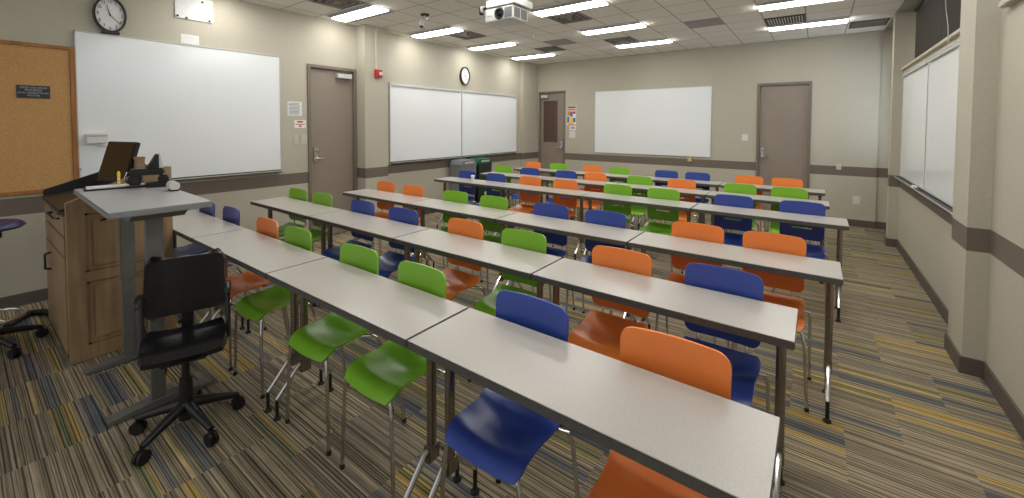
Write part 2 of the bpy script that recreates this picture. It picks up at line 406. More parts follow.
# ---- doors (structure)
def lever(mb_plate, parent, c, side, facing):
    """escutcheon and lever; facing 'x' = on left wall, 'y' = on back wall"""
    pass
def build_door(name, axis, a0, a1, top, plane, fr=0.035, glass=None, lever_at=None, closer=None):
    """axis 'L' door in the left wall (spans y, faces +x); 'B' door in the back wall (spans x, faces -y)"""
    def bx(m, s0, s1, d0, d1, z0, z1):      # d = distance out of the wall plane into the room
        if axis == 'L': m.bevbox(plane + d0, plane + d1, s0, s1, z0, z1, 0.002)
        else: m.bevbox(s0, s1, plane - d1, plane - d0, z0, z1, 0.002)
        return m
    root = bpy.data.objects.new(name, None); COL.objects.link(root); struct(root)
    f = MB(); bx(f, a0 - fr, a0 + 0.005, -0.10, 0.018, 0, top + fr); bx(f, a1 - 0.005, a1 + fr, -0.10, 0.018, 0, top + fr); bx(f, a0, a1, -0.10, 0.018, top - 0.005, top + fr)
    bx(f, a0, a0 + 0.014, -0.07, -0.055, 0, top); bx(f, a1 - 0.014, a1, -0.07, -0.055, 0, top)
    f.build('door_frame', 'frame', root)
    lf = MB(); bx(lf, a0 + 0.006, a1 - 0.006, -0.052, -0.022, 0.01, top - 0.008) if not glass else None
    if glass:
        g0, g1, gz0, gz1 = glass
        for r in ((a0 + 0.006, g0, 0.01, top - 0.008), (g1, a1 - 0.006, 0.01, top - 0.008), (g0, g1, 0.01, gz0), (g0, g1, gz1, top - 0.008)):
            bx(lf, r[0], r[1], -0.052, -0.022, r[2], r[3])
    leaf = lf.build('door_leaf', 'door', root)
    if glass:
        g = MB(); bx(g, g0, g1, -0.042, -0.036, gz0, gz1); g.build('glass_pane', 'wired', leaf)
        g = MB()
        for r in ((g0 - 0.012, g0, gz0 - 0.015, gz1 + 0.015), (g1, g1 + 0.012, gz0 - 0.015, gz1 + 0.015), (g0, g1, gz0 - 0.015, gz0), (g0, g1, gz1, gz1 + 0.015)):
            bx(g, r[0], r[1], -0.026, -0.014, r[2], r[3])
        g.build('glass_stop', 'frame', leaf)
    if lever_at:
        s, z, dr = lever_at
        h = MB(); bx(h, s - 0.025, s + 0.025, -0.022, -0.004, z - 0.03, z + 0.15); pl = h.build('lock_plate', 'chrome', leaf)
        def P(ss, d, zz): return (plane + d, ss, zz) if axis == 'L' else (ss, plane - d, zz)
        h = MB(); h.tube([P(s, -0.01, z + 0.01), P(s, 0.03, z + 0.01), P(s + dr * 0.02, 0.036, z + 0.01), P(s + dr * 0.085, 0.036, z + 0.005)], 0.012, 10)
        h.build('door_handle', 'chrome', leaf)
        h = MB(); h.tube([P(s, -0.01, z + 0.10), P(s, 0.002, z + 0.10)], 0.013, 14); h.build('lock_cylinder', 'steel', leaf)
    if closer:
        s0, s1 = closer
        c = MB(); bx(c, s0, s1, -0.02, 0.05, top - 0.11, top - 0.05); cb = c.build('door_closer', 'alu', leaf)
        def P(ss, d, zz): return (plane + d, ss, zz) if axis == 'L' else (ss, plane - d, zz)
        m = (s0 + s1) / 2
        c = MB(); c.tube([P(m, 0.005, top - 0.055), P(m, 0.005, top - 0.03), P(m - 0.04, 0.06, top - 0.03)], 0.006, 8); c.tube([P(m - 0.04, 0.06, top - 0.03), P(s1 - 0.02, 0.02, top + 0.01)], 0.006, 8)
        c.build('closer_arm', 'steel', leaf)
    hg = MB()
    hs = a1 - 0.004 if axis == 'L' else a0 + 0.004
    if name == 'door_3': hs = a1 - 0.004
    for z in (0.25, 1.15, 1.95): bx(hg, hs - 0.006, hs + 0.006, -0.022, -0.006, z, z + 0.11)
    hg.build('hinge', 'frame', leaf)
    return root
build_door('door_1', 'L', DL0, DL1, DLT, XL, lever_at=(DL0 + 0.075, 1.04, 1), closer=(3.12, 3.33))
build_door('door_2', 'B', B1a, B1b, B1t, D, glass=(-4.95, -4.60, 1.12, 2.03), lever_at=(B1b - 0.055, 0.99, -1), closer=(-4.99, -4.82))
build_door('door_3', 'B', B2a, B2b, B2t, D, lever_at=(B2a + 0.055, 0.985, 1))

# ---- windows on the right wall
def window(name, y0, y1, z0, z1, x=0.94, mull=()):
    root = bpy.data.objects.new(name, None); COL.objects.link(root); struct(root)
    f = MB(); t = 0.03
    f.box(x, x + 0.04, y0, y0 + t, z0, z1); f.box(x, x + 0.04, y1 - t, y1, z0, z1); f.box(x, x + 0.04, y0, y1, z0, z0 + t); f.box(x, x + 0.04, y0, y1, z1 - t, z1)
    for m in mull: f.box(x, x + 0.04, m - 0.015, m + 0.015, z0, z1)
    f.build('window_frame', 'alu', root, smooth=0)
    MB().box(x + 0.018, x + 0.024, y0 + t, y1 - t, z0 + t, z1 - t).build('window_pane', GLASS, root, smooth=0)
    return root
k = NT('clear_glass'); k.b.inputs['Transmission Weight'].default_value = 1; k.b.inputs['Roughness'].default_value = 0.0; k.b.inputs['IOR'].default_value = 1.1
GLASS = k.m
window('window_1', 3.98, 6.86, 2.17, ZC, mull=(5.45,))
window('window_2', -0.2, 3.45, 2.15, ZC, mull=(1.6,))
window('window_3', 7.18, 7.95, 1.0, 2.5)
# ledges that run above the boards
for i, (a, b) in enumerate(((3.98, 6.955), (Y0, 3.50))):
    s = MB().bevbox(0.80, 0.95, a, b, 2.165, 2.195, 0.004) if i == 0 else MB().bevbox(0.785, 0.95, a, b, 2.14, 2.175, 0.004)
    struct(s.build('trim_%d' % (i + 2), 'sill'))
def blind(label, y0, y1, z0, z1, x):
    t = thing('window_blind', label, 'blind', (x, (y0 + y1) / 2, z0), 0, 'blinds in the side window')
    h = (y1 - y0) / 2; H = z1 - z0
    MB().bevbox(-0.02, 0.02, -h, h, H - 0.035, H, 0.003).build('headrail', 'black', t)
    s = MB(); n = int((H - 0.05) / 0.0125)
    for i in range(n):
        z = 0.012 + i * 0.0125
        s.add([(-0.006, -h, z + 0.006), (-0.006, h, z + 0.006), (0.006, h, z - 0.006), (0.006, -h, z - 0.006),
               (-0.0065, -h, z + 0.0052), (-0.0065, h, z + 0.0052), (0.0055, h, z - 0.0068), (0.0055, -h, z - 0.0068)],
              [(0, 1, 2, 3), (7, 6, 5, 4), (0, 4, 5, 1), (1, 5, 6, 2), (2, 6, 7, 3), (3, 7, 4, 0)])
    s.build('slats', 'blindslat', t, smooth=0, fix=False)
    MB().box(-0.007, 0.007, -h, h, 0.0, 0.01).build('bottom_rail', 'black', t, smooth=0)
blind('far charcoal horizontal slat blind in the window above the side whiteboards', 5.49, 6.84, 2.20, ZC - 0.004, 0.905)
blind('near charcoal horizontal slat blind in the window above the side whiteboards', 3.99, 5.455, 2.20, ZC - 0.004, 0.905)
c = MB(); c.tube([(0.82, 5.05, ZC - 0.02), (0.79, 4.72, 2.4), (0.785, 4.60, 2.25), (0.785, 4.58, 2.12)], 0.0028, 8)
tag(c.build('pull_cord', 'sill'), 'grey pull cord hanging down in front of the near window blind', 'cord')

# ------------------------------------------------------------------ ceiling lights
LAMP_X = [(-4.98, -4.10, 'left'), (-2.78, -1.90, 'middle'), (-0.58, 0.30, 'right')]
LAMP_Y = [0.23, 1.535, 2.84, 4.145, 5.45, 6.755]
def make_light(label):
    t = thing('ceiling_light', label, 'ceiling light', (0, 0, ZC), 0, 'recessed fluorescent ceiling lights')
    hx, hy = 0.44, 0.2175
    f = MB()
    f.box(-hx, hx, -hy, -hy + 0.012, -0.010, -0.001); f.box(-hx, hx, hy - 0.012, hy, -0.010, -0.001)
    f.box(-hx, -hx + 0.012, -hy, hy, -0.010, -0.001); f.box(hx - 0.012, hx, -hy, hy, -0.010, -0.001)
    f.build('frame', 'metalwhite', t, smooth=0)
    r = MB()
    for s in (-1, 1):
        r.prism([(s * 0.2055, -0.008), (s * 0.2055, -0.001), (s * 0.115, -0.001), (s * 0.115, -0.020)], -hx + 0.012, hx - 0.012, 'x')
    r.build('reflector', 'reflgrey', t, smooth=0)
    d = MB(); n = 12
    poly = [(0.115 * math.cos(PI * i / n), -0.018 - 0.016 * math.sin(PI * i / n)) for i in range(n + 1)] + [(-0.115, -0.004), (0.115, -0.004)]
    d.prism(poly, -hx + 0.014, hx - 0.014, 'x'); d.build('diffuser', 'lamp', t)
    return t
names_y = {2.84: 'nearest', 4.145: 'second nearest', 5.45: 'third nearest', 6.755: 'farthest'}
lamp0 = None
for x0, x1, cn in LAMP_X:
    for y in LAMP_Y:
        if y < 1 and cn != 'right': continue
        yn = names_y.get(y)
        if cn == 'middle': yn = {4.145: 'nearest', 5.45: 'middle', 6.755: 'farthest'}.get(y)
        if cn == 'right': yn = {5.45: 'nearer', 6.755: 'farther'}.get(y)
        if yn: lab = 'lit ceiling panel light, %s of those in the %s line' % (yn, {'left': 'left-wall', 'middle': 'middle', 'right': 'right-hand'}[cn])
        else: lab = 'lit ceiling panel light out of view in the %s line, %s' % (cn, {.23: 'over the camera', 1.535: 'just ahead of the camera', 2.84: 'just above the frame', 4.145: 'just above the frame edge'}[y])
        loc = ((x0 + x1) / 2, y + 0.2175, ZC)
        if lamp0 is None: lamp0 = make_light(lab); lamp0.location = loc; reg(lamp0)
        else: dup(lamp0, loc, 0, lab)

# ceiling vents
def vent(x0, x1, y0, y1, label, kind):
    t = thing('ceiling_vent', label, 'vent', ((x0 + x1) / 2, (y0 + y1) / 2, ZC), 0, 'air vents in the ceiling')
    hx, hy = (x1 - x0) / 2 - 0.006, (y1 - y0) / 2 - 0.006
    if kind == 'flat':
        MB().bevbox(-hx, hx, -hy, hy, -0.008, -0.001, 0.002).build('cover_plate', 'ventgrey', t); 
        MB().box(-hx * 0.9, hx * 0.9, -hy * 0.9, hy * 0.9, -0.0095, -0.007).build('perforated_panel', 'ventgrey', t, smooth=0)
        return
    b = MB().box(-hx, hx, -hy, hy, -0.004, -0.001).build('backing', 'ventdark', t, smooth=0)
    f = MB()
    for i, q in enumerate((1.0, 0.72, 0.44)):
        if kind != 'diffuser' and i: break
        a, c = hx * q, hy * q; wd = 0.022 if i == 0 else 0.016; zz = -0.012 - 0.004 * i
        f.box(-a, a, -c, -c + wd, zz, -0.002); f.box(-a, a, c - wd, c, zz, -0.002); f.box(-a, -a + wd, -c, c, zz, -0.002); f.box(a - wd, a, -c, c, zz, -0.002)
    if kind == 'diffuser': f.box(-hx * .2, hx * .2, -hy * .2, hy * .2, -0.022, -0.002)
    f.build('frame', 'diffuserring' if kind == 'diffuser' else 'ventdark', t, smooth=0)
    if kind == 'egg':
        s = MB()
        for i in range(13):
            x = -hx + 0.035 + i * (2 * hx - 0.07) / 12; s.box(x - 0.004, x + 0.004, -hy + 0.02, hy - 0.02, -0.012, -0.003)
        s.build('louvres', 'metalwhite', t, smooth=0)
    if kind == 'bar':
        s = MB()
        for i in range(9):
            y = -hy + 0.035 + i * (2 * hy - 0.07) / 8; s.box(-hx + .02, hx - .02, y - 0.004, y + 0.004, -0.012, -0.003)
        s.build('louvres', 'ventgrey', t, smooth=0)
G = lambda i: 0.30 + 0.44 * i
H_ = lambda j: 2.84 + 0.435 * j
vent(G(-7), G(-6), H_(4), H_(5), 'square ceiling air diffuser beside the nearest middle-line light', 'diffuser')
vent(G(-7), G(-6), H_(8), H_(9), 'square ceiling air diffuser just in front of the farthest middle-line light', 'diffuser')
vent(G(-11), G(-10), H_(4), H_(5), 'square ceiling air diffuser behind the second left-line light', 'diffuser')
vent(G(-2), G(-1), H_(8), H_(9), 'slotted return grille between the two right-hand ceiling lights', 'egg')
vent(G(0) + .02, 0.72, H_(10), H_(11), 'long dark return grille in the ceiling corner by the side wall', 'bar')
vent(G(-4), G(-3), H_(7), H_(8), 'plain dark grey panel in the ceiling over the back whiteboard', 'flat')
vent(G(-9), G(-8), H_(7), H_(8), 'plain grey panel in the ceiling behind the projector', 'flat')
vent(G(-10), G(-9), H_(8), H_(9), 'dark air diffuser just in front of the farthest left-line light', 'diffuser')
vent(G(-11), G(-10), H_(-1) , H_(0), 'dark air diffuser at the top edge beside the nearest left-line light', 'diffuser')

# sprinkler + small camera + projector
t = thing('sprinkler_head', 'small white sprinkler hanging from the ceiling behind the projector', 'sprinkler', (-3.43, 5.28, ZC))
MB().lathe([(0.022, 0), (0.022, -0.006), (0.012, -0.010)], n=16).build('escutcheon', 'white', t)
MB().lathe([(0.006, -0.008), (0.006, -0.05), (0.016, -0.055), (0.016, -0.06)], n=14).build('nozzle', 'white', t)
t = thing('ceiling_camera', 'small white swivel camera hanging beside the left line of lights', 'camera', (-3.93, 3.58, ZC))
MB().lathe([(0.055, 0), (0.055, -0.012), (0.045, -0.02)], n=20).build('mount_plate', 'ventdark', t)
MB().tube([(0, 0, -0.01), (0, 0, -0.07)], 0.011, 10).build('stem', 'white', t)
a = MB().tube([(-0.035, -0.01, -0.06), (-0.03, -0.03, -0.15)], [0.024, 0.030], 14).build('camera_body', 'white', t)
MB().tube([(-0.03, -0.028, -0.148), (-0.029, -0.034, -0.165)], [0.024, 0.02], 14).build('lens', 'lens', a)
MB().tube([(0.0, 0, -0.04), (0.045, 0.01, -0.045), (0.05, 0.01, -0.09)], 0.008, 8).build('bracket', 'chrome', t)

t = thing('projector', 'white ceiling-mounted projector with black lens and grey grilles', 'projector', (-2.415, 3.245, 2.475))
MB().bevbox(-0.165, 0.165, -0.125, 0.125, 0.0, 0.122, 0.006).build('housing', 'white', t)
m = MB().bevbox(-0.15, 0.19, -0.13, 0.17, 0.132, 0.20, 0.005).build('mount_bracket', 'white', t)
MB().tube([(0, 0, 0.2), (0, 0, ZC - 2.475)], 0.025, 16).build('ceiling_pole', 'white', t)
ln = MB().lathe([(0.062, -0.115), (0.062, -0.135), (0.048, -0.139), (0.040, -0.128)], c=(0.01, 0, 0.062), n=28, axis='y', sx=0.85, sy=0.92).build('lens_barrel', 'black', t)
MB().lathe([(0.028, -0.13), (0.022, -0.139), (0.004, -0.142)], c=(0.01, 0, 0.062), n=24, axis='y').build('lens_glass', 'lens', ln)
g = MB().box(0.07, 0.155, -0.128, -0.124, 0.016, 0.106)
g.box(0.164, 0.168, -0.105, -0.01, 0.016, 0.106); g.box(0.164, 0.168, 0.005, 0.105, 0.016, 0.106); g.build('air_grille', 'grille', t, smooth=0)
MB().tube([(-0.17, -0.10, 0.15), (-0.19, -0.15, 0.13), (-0.175, -0.165, 0.075)], [0.018, 0.026, 0.022], 12).build('cable_clamp', 'black', t)
MB().box(-0.14, -0.08, -0.128, -0.124, 0.05, 0.056).build('nameplate', 'ventgrey', t, smooth=0)

# ------------------------------------------------------------------ things on the left wall
def board(label, axis, s0, s1, z0, z1, plane, sign=1, tray=True, group='whiteboards', clips=(), railtop=False, traylow=0.0):
    """board on a wall. axis 'x': hangs on plane x (sign = into room), spans y. axis 'y': hangs on back wall"""
    cx = (s0 + s1) / 2
    loc = (plane, cx, z0) if axis == 'x' else (cx, plane, z0)
    t = thing('whiteboard', label, 'whiteboard', loc, 0, group)
    h = (s1 - s0) / 2; H = z1 - z0
    def bx(m, a, b, d0, d1, z0_, z1_):
        if axis == 'x':
            p, q = sorted((sign * d0, sign * d1)); m.box(p, q, a, b, z0_, z1_)
        else: m.box(a, b, -d1, -d0, z0_, z1_)
        return m
    bx(MB(), -h + 0.008, h - 0.008, 0.002, 0.016, 0.008, H - 0.008).build('writing_surface', 'board', t, smooth=0)
    f = MB(); w_ = 0.007
    bx(f, -h, -h + w_, 0, 0.022, 0, H); bx(f, h - w_, h, 0, 0.022, 0, H); bx(f, -h, h, 0, 0.022, 0, w_); bx(f, -h, h, 0, 0.022, H - w_, H)
    f.build('frame', 'alu', t, smooth=0)
    if tray:
        m = MB(); bx(m, -h, h, 0.02, 0.07, -0.012, -0.004); bx(m, -h, h, 0.066, 0.07, -0.012, 0.006); m.build('marker_tray', 'alu', t, smooth=0)
        m = MB(); bx(m, -h + 0.01, h - 0.01, 0.022, 0.062, -0.004, 0.004); bx(m, -h + 0.01, h - 0.01, 0.0222, 0.026, -0.004, 0.014); m.build('tray_liner', 'black', t, smooth=0)
    if railtop:
        m = MB(); bx(m, -h + 0.03, h - 0.03, 0.022, 0.035, H - 0.04, H - 0.022); m.build('map_rail', 'alu', t, smooth=0)
    for a in clips:
        m = MB(); bx(m, a - 0.012, a + 0.012, 0.022, 0.045, H - 0.035, H - 0.005); m.build('rail_hook', 'steel', t, smooth=0)
    return t
board('large whiteboard between the corkboard and the near door', 'x', 0.662, 2.388, 0.935, 2.30, XL)
board('left whiteboard of the pair past the red fire alarm', 'x', 3.985, 5.572, 0.915, 2.125, XL, clips=(), railtop=True)
board('right whiteboard of the pair under the small wall clock', 'x', 5.582, 7.30, 0.915, 2.13, XL, clips=(), railtop=True)
board('wide whiteboard centred on the back wall', 'y', -3.69, -1.485, 0.93, 2.19, D, tray=False)
board('far whiteboard of the two below the side window', 'x', 5.43, 6.80, 0.885, 2.11, XR, sign=-1, railtop=True)
board('near whiteboard of the two below the side window', 'x', 3.985, 5.42, 0.885, 2.11, XR, sign=-1, railtop=True)
m = MB().bevbox(0.763, 0.797, 5.62, 5.72, 0.878, 0.905, 0.004).build('board_eraser', 'white'); tag(m, 'white and red eraser on the tray of the side whiteboard', 'eraser')
MB().bevbox(0.763, 0.80, 5.72, 5.78, 0.879, 0.904, 0.004).build('eraser_cap', 'red', m)

t = thing('corkboard', 'tan corkboard in a wooden frame left of the large whiteboard', 'corkboard', (XL, 0.0, 0.91))
MB().box(0.002, 0.014, -1.0, 0.632, 0.02, 1.22).build('cork_surface', 'cork', t, smooth=0)
f = MB(); f.bevbox(0, 0.024, -1.03, 0.665, 0, 0.03, .003); f.bevbox(0, 0.024, -1.03, 0.665, 1.21, 1.24, .003); f.bevbox(0, 0.0245, 0.628, 0.665, 0, 1.24, .003); f.bevbox(0, 0.0245, -1.03, -0.99, 0, 1.24, .003)
f.build('frame', 'oakframe', t)
sg = thing('notice_sign', 'small black sign with pale lettering on the corkboard', 'sign', (XL + 0.0145, 0.4155, 1.75))
MB().bevbox(0, 0.005, -0.0925, 0.0925, -0.052, 0.052, 0.0015).build('sign_plate', 'signblack', sg)
for s_, z_, sz in (('FOOD AND DRINK', 0.033, 0.021), ('PROHIBITED', 0.012, 0.021), ('IN ALL INSTRUCTIONAL', -0.010, 0.019), ('FACILITIES', -0.031, 0.018)):
    text_mesh('lettering', s_, sz, 'text', sg, TL(0, z_, 0.0055), sx=0.82)
t = thing('wall_pencil', 'thin white marker standing at the corkboard edge', 'marker', (XL + 0.03, 0.672, 1.02))
MB().tube([(0, 0, 0), (0, 0, 0.06)], 0.005, 8).build('marker_body', 'white', t)
MB().tube([(0, 0, 0.06), (0, 0, 0.08)], 0.0055, 8).build('marker_cap', 'ventgrey', t)

def clock(label, y, z, a, b, hands, base=False):
    t = thing('wall_clock', label, 'clock', (XL, y, z), 0, 'wall clocks')
    n = 48
    def ring(ro, ri, x0, x1, zoff=0):
        m = MB(); vs_, fs = [], []
        for j in range(n):
            an = 2 * PI * j / n; c_, s_ = math.cos(an), math.sin(an)
            for r, x in ((ro, x0), (ro, x1), (ri, x1), (ri, x0)): vs_.append((x, a * r * c_, b * r * s_))
        for j in range(n):
            j2 = (j + 1) % n
            for k_ in range(4): fs.append((j * 4 + k_, j * 4 + (k_ + 1) % 4, j2 * 4 + (k_ + 1) % 4, j2 * 4 + k_))
        return m.add(vs_, fs)
    ring(1.0, 0.88, 0.0, 0.04).build('rim', 'black', t)
    MB().lathe([(a * 0.9, 0.004), (a * 0.9, 0.022)], n=n, axis='x', sy=b / a).build('dial', 'paper', t)
    f = b / a
    if base:
        for q in range(12):
            an = PI / 2 - 2 * PI * (q + 1) / 12
            text_mesh('numeral', str(q + 1), 0.030, 'ink' if 0 else 'black', t, TL(a * 0.72 * math.cos(an), b * 0.74 * math.sin(an), 0.0235) @ Matrix.Diagonal((1, f, 1, 1)))
        MB().box(0.0, 0.045, -0.055, 0.06, -b * 1.06, -b * 0.93).build('mount_bracket', 'black', t, smooth=0)
        m = MB()
        for q in range(60):
            an = 2 * PI * q / 60; m.box(0.0222, 0.0232, a * .85 * math.cos(an) - .0008, a * .85 * math.cos(an) + .0008, b * .85 * math.sin(an) - .0022, b * .85 * math.sin(an) + .0022)
        m.build('minute_marks', 'black', t, smooth=0)
    for (ang, ln_, wd, nm) in hands:
        an = PI / 2 - math.radians(ang); ty, tz = math.cos(an) * a * ln_, math.sin(an) * b * ln_
        py_, pz_ = -math.sin(an) * wd, math.cos(an) * wd
        MB().add([(0.025, -py_, -pz_), (0.025, py_, pz_), (0.025, ty + py_ * .5, tz + pz_ * .5), (0.025, ty - py_ * .5, tz - pz_ * .5),
                  (0.027, -py_, -pz_), (0.027, py_, pz_), (0.027, ty + py_ * .5, tz + pz_ * .5), (0.027, ty - py_ * .5, tz - pz_ * .5)],
                 [(0, 1, 2, 3), (7, 6, 5, 4), (0, 4, 5, 1), (1, 5, 6, 2), (2, 6, 7, 3), (3, 7, 4, 0)]).build(nm, 'black', t, smooth=0)
    MB().lathe([(0.006, 0.022), (0.006, 0.029)], n=14, axis='x', sy=f).build('hub', 'black', t)
clock('large round black-rimmed clock above the near whiteboard', 0.893, 2.478, 0.112, 0.162, [(341, .56, .0034, 'hour_hand'), (128, .78, .0026, 'minute_hand')], True)
clock('round black-rimmed clock above the pair of far left-wall whiteboards', 5.66, 2.385, 0.122, 0.165, [(341, .5, .0034, 'hour_hand'), (128, .75, .0026, 'minute_hand')])

t = thing('mounting_plate', 'large white plate with black bolts high on the left wall', 'wall plate', (XL, 1.541, 2.56))
MB().bevbox(0.0, 0.012, -0.165, 0.165, 0.0, 0.235, 0.002).build('plate', 'paper', t)
for y, z in ((-0.145, 0.02), (-0.07, 0.012), (0.13, 0.018), (0.07, 0.20), (-0.13, 0.21)):
    MB().tube([(0.01, y, z), (0.022, y, z)], 0.010, 10).build('bolt', 'black', t)
t = thing('wall_card', 'small white card just above the near whiteboard', 'card', (XL, 1.50, 2.312))
MB().box(0, 0.004, -0.078, 0.078, 0, 0.095).build('card_face', 'paper', t, smooth=0)
for y in (-0.06, 0.0, 0.06): MB().tube([(0.004, y, 0.012 if y else 0.07), (0.007, y, 0.012 if y else 0.07)], 0.003, 8).build('pin', 'ventgrey', t)
t = thing('eraser_box', 'white box stuck on the near whiteboard', 'box', (XL + 0.017, 0.78, 1.315))
MB().bevbox(0, 0.05, -0.07, 0.068, 0, 0.088, 0.004).build('box_body', 'white', t)
MB().bevbox(0.048, 0.053, -0.068, 0.066, 0.062, 0.072, 0.001).build('lid_seam', 'ventgrey', t)
t = thing('marker', 'white marker stuck below the box on the near whiteboard', 'marker', (XL + 0.022, 0.83, 1.29))
MB().tube([(0, -0.04, 0), (0, 0.025, 0)], 0.007, 10).build('marker_body', 'white', t); MB().tube([(0, 0.025, 0), (0, 0.045, 0)], 0.0078, 10).build('marker_cap', 'beige', t)
def wall_paper(label, cat, y0, y1, z0, z1, red=False):
    t = thing('wall_notice', label, cat, (XL, (y0 + y1) / 2, z0)); h = (y1 - y0) / 2; H = z1 - z0
    MB().box(0, 0.004, -h, h, 0, H).build('sheet', 'paper', t, smooth=0)
    if red:
        MB().box(0.004, 0.005, -h * .5, h * .5, H * .70, H * .90).build('heading_stripe', 'redink', t, smooth=0)
        MB().box(0.004, 0.005, -h * .85, h * .85, H * .42, H * .52).build('rule', 'redink', t, smooth=0)
        MB().box(0.004, 0.005, -h * .25, h * .25, H * .14, H * .32).build('mark', 'redink', t, smooth=0)
    else:
        m = MB()
        for i in range(9):
            z = H * (0.88 - i * 0.095); q = random.uniform(.6, .85); m.box(0.004, 0.0048, -h * .85, h * q, z - H * .018, z + H * .018)
        m.build('printed_lines', 'ink', t, smooth=0)
wall_paper('white printed notice sheet left of the near door', 'notice', 2.475, 2.652, 1.597, 1.772)
wall_paper('small white and red notice left of the near door', 'notice', 2.555, 2.70, 1.447, 1.542, True)
def plate(name, label, cat, y0, y1, z0, z1, detail='rocker'):
    t = thing(name, label, cat, (XL, (y0 + y1) / 2, z0)); h = (y1 - y0) / 2; H = z1 - z0
    MB().bevbox(0, 0.008, -h, h, 0, H, 0.002).build('cover_plate', 'beige', t)
    MB().bevbox(0.006, 0.013, -h * .4, h * .4, H * .3, H * .7, 0.001).build('rocker', 'beige', t)
plate('light_switch', 'narrow beige switch plate, left of two by the near door', 'light switch', 2.538, 2.60, 1.238, 1.36)
plate('light_switch', 'beige switch plate, right of two by the near door', 'light switch', 2.632, 2.712, 1.238, 1.36)

# fire alarm on the pilaster, with conduit
t = thing('fire_alarm', 'red fire alarm with white strobe on the left pilaster', 'fire alarm', (-4.975, 3.637, 2.155))
MB().bevbox(0, 0.045, -0.055, 0.055, 0, 0.108, 0.004).build('alarm_body', 'red', t)
MB().bevbox(0.04, 0.07, 0.0, 0.045, 0.03, 0.075, 0.004).build('strobe', 'white', t)
tag(MB().box(-4.975, -4.962, 3.600, 3.625, 2.263, ZC).build('conduit', 'beige', smooth=0), 'beige conduit running from the fire alarm up to the ceiling', 'conduit')

# back wall items
def bplate(name, label, cat, x0, x1, z0, z1, mat='beige', d=0.008, sockets=True):
    t = thing(name, label, cat, ((x0 + x1) / 2, D, z0)); h = (x1 - x0) / 2; H = z1 - z0
    MB().bevbox(-h, h, -d, 0, 0, H, 0.002).build('cover_plate', mat, t)
    for z in ((0.3, 0.7) if sockets else (0.5,)): MB().bevbox(-h * .35, h * .35, -d - 0.004, -d + 0.001, H * (z - .13), H * (z + .13), 0.001).build('socket' if sockets else 'rocker', mat if mat != 'yellow' else 'beige', t)
bplate('light_switch', 'white light switch below the poster beside the far door', 'light switch', -4.285, -4.14, 1.22, 1.365, 'white', sockets=False)
bplate('light_switch', 'white light switch left of the plain back door', 'light switch', -1.01, -0.925, 1.24, 1.35, 'white', sockets=False)
bplate('data_outlet', 'white data outlet on the dark wall band of the back wall', 'outlet', 0.25, 0.31, 0.83, 0.92, 'beige', 0.015, False)
bplate('power_outlet', 'white power outlet low on the back wall right of the door', 'outlet', 0.455, 0.54, 0.325, 0.45, 'white')
bplate('cable_box', 'small yellowish box just below the back whiteboard', 'outlet', -1.865, -1.79, 0.84, 0.93, M['boxtan'], 0.03, False)
t = thing('poster', 'colourful poster right of the far door with window', 'poster', (-4.24, D, 1.50))
MB().box(-0.11, 0.11, -0.004, 0, 0, 0.41).build('sheet', 'paper', t, smooth=0)
for (x0, x1, z0, z1, mm) in ((-.1, .1, .36, .40, 'ink'), (-.1, .1, .31, .35, 'p_orange'), (-.1, -.03, .20, .30, 'p_orange'), (-.03, .03, .18, .29, 'p_blue'), (-.1, -.05, .05, .18, 'p_blue'), (-.04, .03, .03, .16, 'yellow'), (.04, .1, .06, .15, 'p_blue'), (-.08, .08, .005, .03, 'p_orange'), (.035, .1, .24, .29, 'redink')):
    MB().box(x0, x1, -0.006, -0.003, z0, z1).build('printed_block', mm, t, smooth=0)
t = thing('wall_notice', 'small pink and white notice under the colourful poster', 'notice', (-4.205, D, 1.385))
MB().box(-0.075, 0.075, -0.004, 0, 0, 0.095).build('sheet', 'paper', t, smooth=0)
MB().box(-0.05, 0.05, -0.006, -0.003, 0.03, 0.075).build('printed_block', 'p_pink', t, smooth=0)

# ------------------------------------------------------------------ tables
L_, W_, TZ = 1.067, 0.328, 0.74
def make_table(label, group):
    t = thing('folding_table', label, 'table', (0, 0, 0), 0, group)
    h, v = L_ / 2 - 0.003, W_ / 2
    MB().bevbox(-h, h, -v, v, 0.708, 0.7375, 0.003).build('edge_band', 'edge', t)
    MB().box(-h + 0.0015, h - 0.0015, -v + 0.0015, v - 0.0015, 0.7370, TZ).build('tabletop', 'laminate', t, smooth=0)
    r = MB(); r.box(-h + 0.08, h - 0.08, -0.016, 0.016, 0.685, 0.708); r.build('rail', 'edge', t, smooth=0)
    for s in (-1, 1):
        x = s * (h - 0.045)
        lg = MB(); 
        lg.tube([(x, 0, 0.70), (x, 0, 0.20)], 0.021, 14, flat=0.8); lg.bevbox(x - 0.02, x + 0.02, -0.10, 0.10, 0.690, 0.708, 0.003)
        lg.bevbox(x - 0.018, x + 0.018, -0.028, 0.028, 0.185, 0.25, 0.004)
        leg = lg.build('leg', 'legmetal', t)
        for q in (-1, 1):
            MB().tube([(x, q * 0.015, 0.232), (x, q * 0.04, 0.215), (x, q * 0.13, 0.115), (x, q * 0.146, 0.10)], [0.013, 0.013, 0.011, 0.010], 10).build('foot', 'chrome', leg)
            g = MB(); g.tube([(x, q * 0.144, 0.108), (x, q * 0.144, 0.014)], 0.0085, 10); g.lathe([(0.018, 0.0), (0.018, 0.006), (0.010, 0.016)], c=(x, q * 0.144, 0), n=16)
            g.build('glide', 'rubber', leg)
    return t
ROWS = [(-0.054, 1.259, 1.0), (-0.040, 2.062, 1.02), (0.124, 2.92, 1.01), (0.215, 4.335, 1.04), (0.117, 5.235, 1.0), (0.097, 6.16, 1.0)]
rown = ['front', 'second', 'third', 'fourth', 'fifth', 'back']
tb0 = None
posn = ['rightmost', 'third from left', 'second from left', 'leftmost']
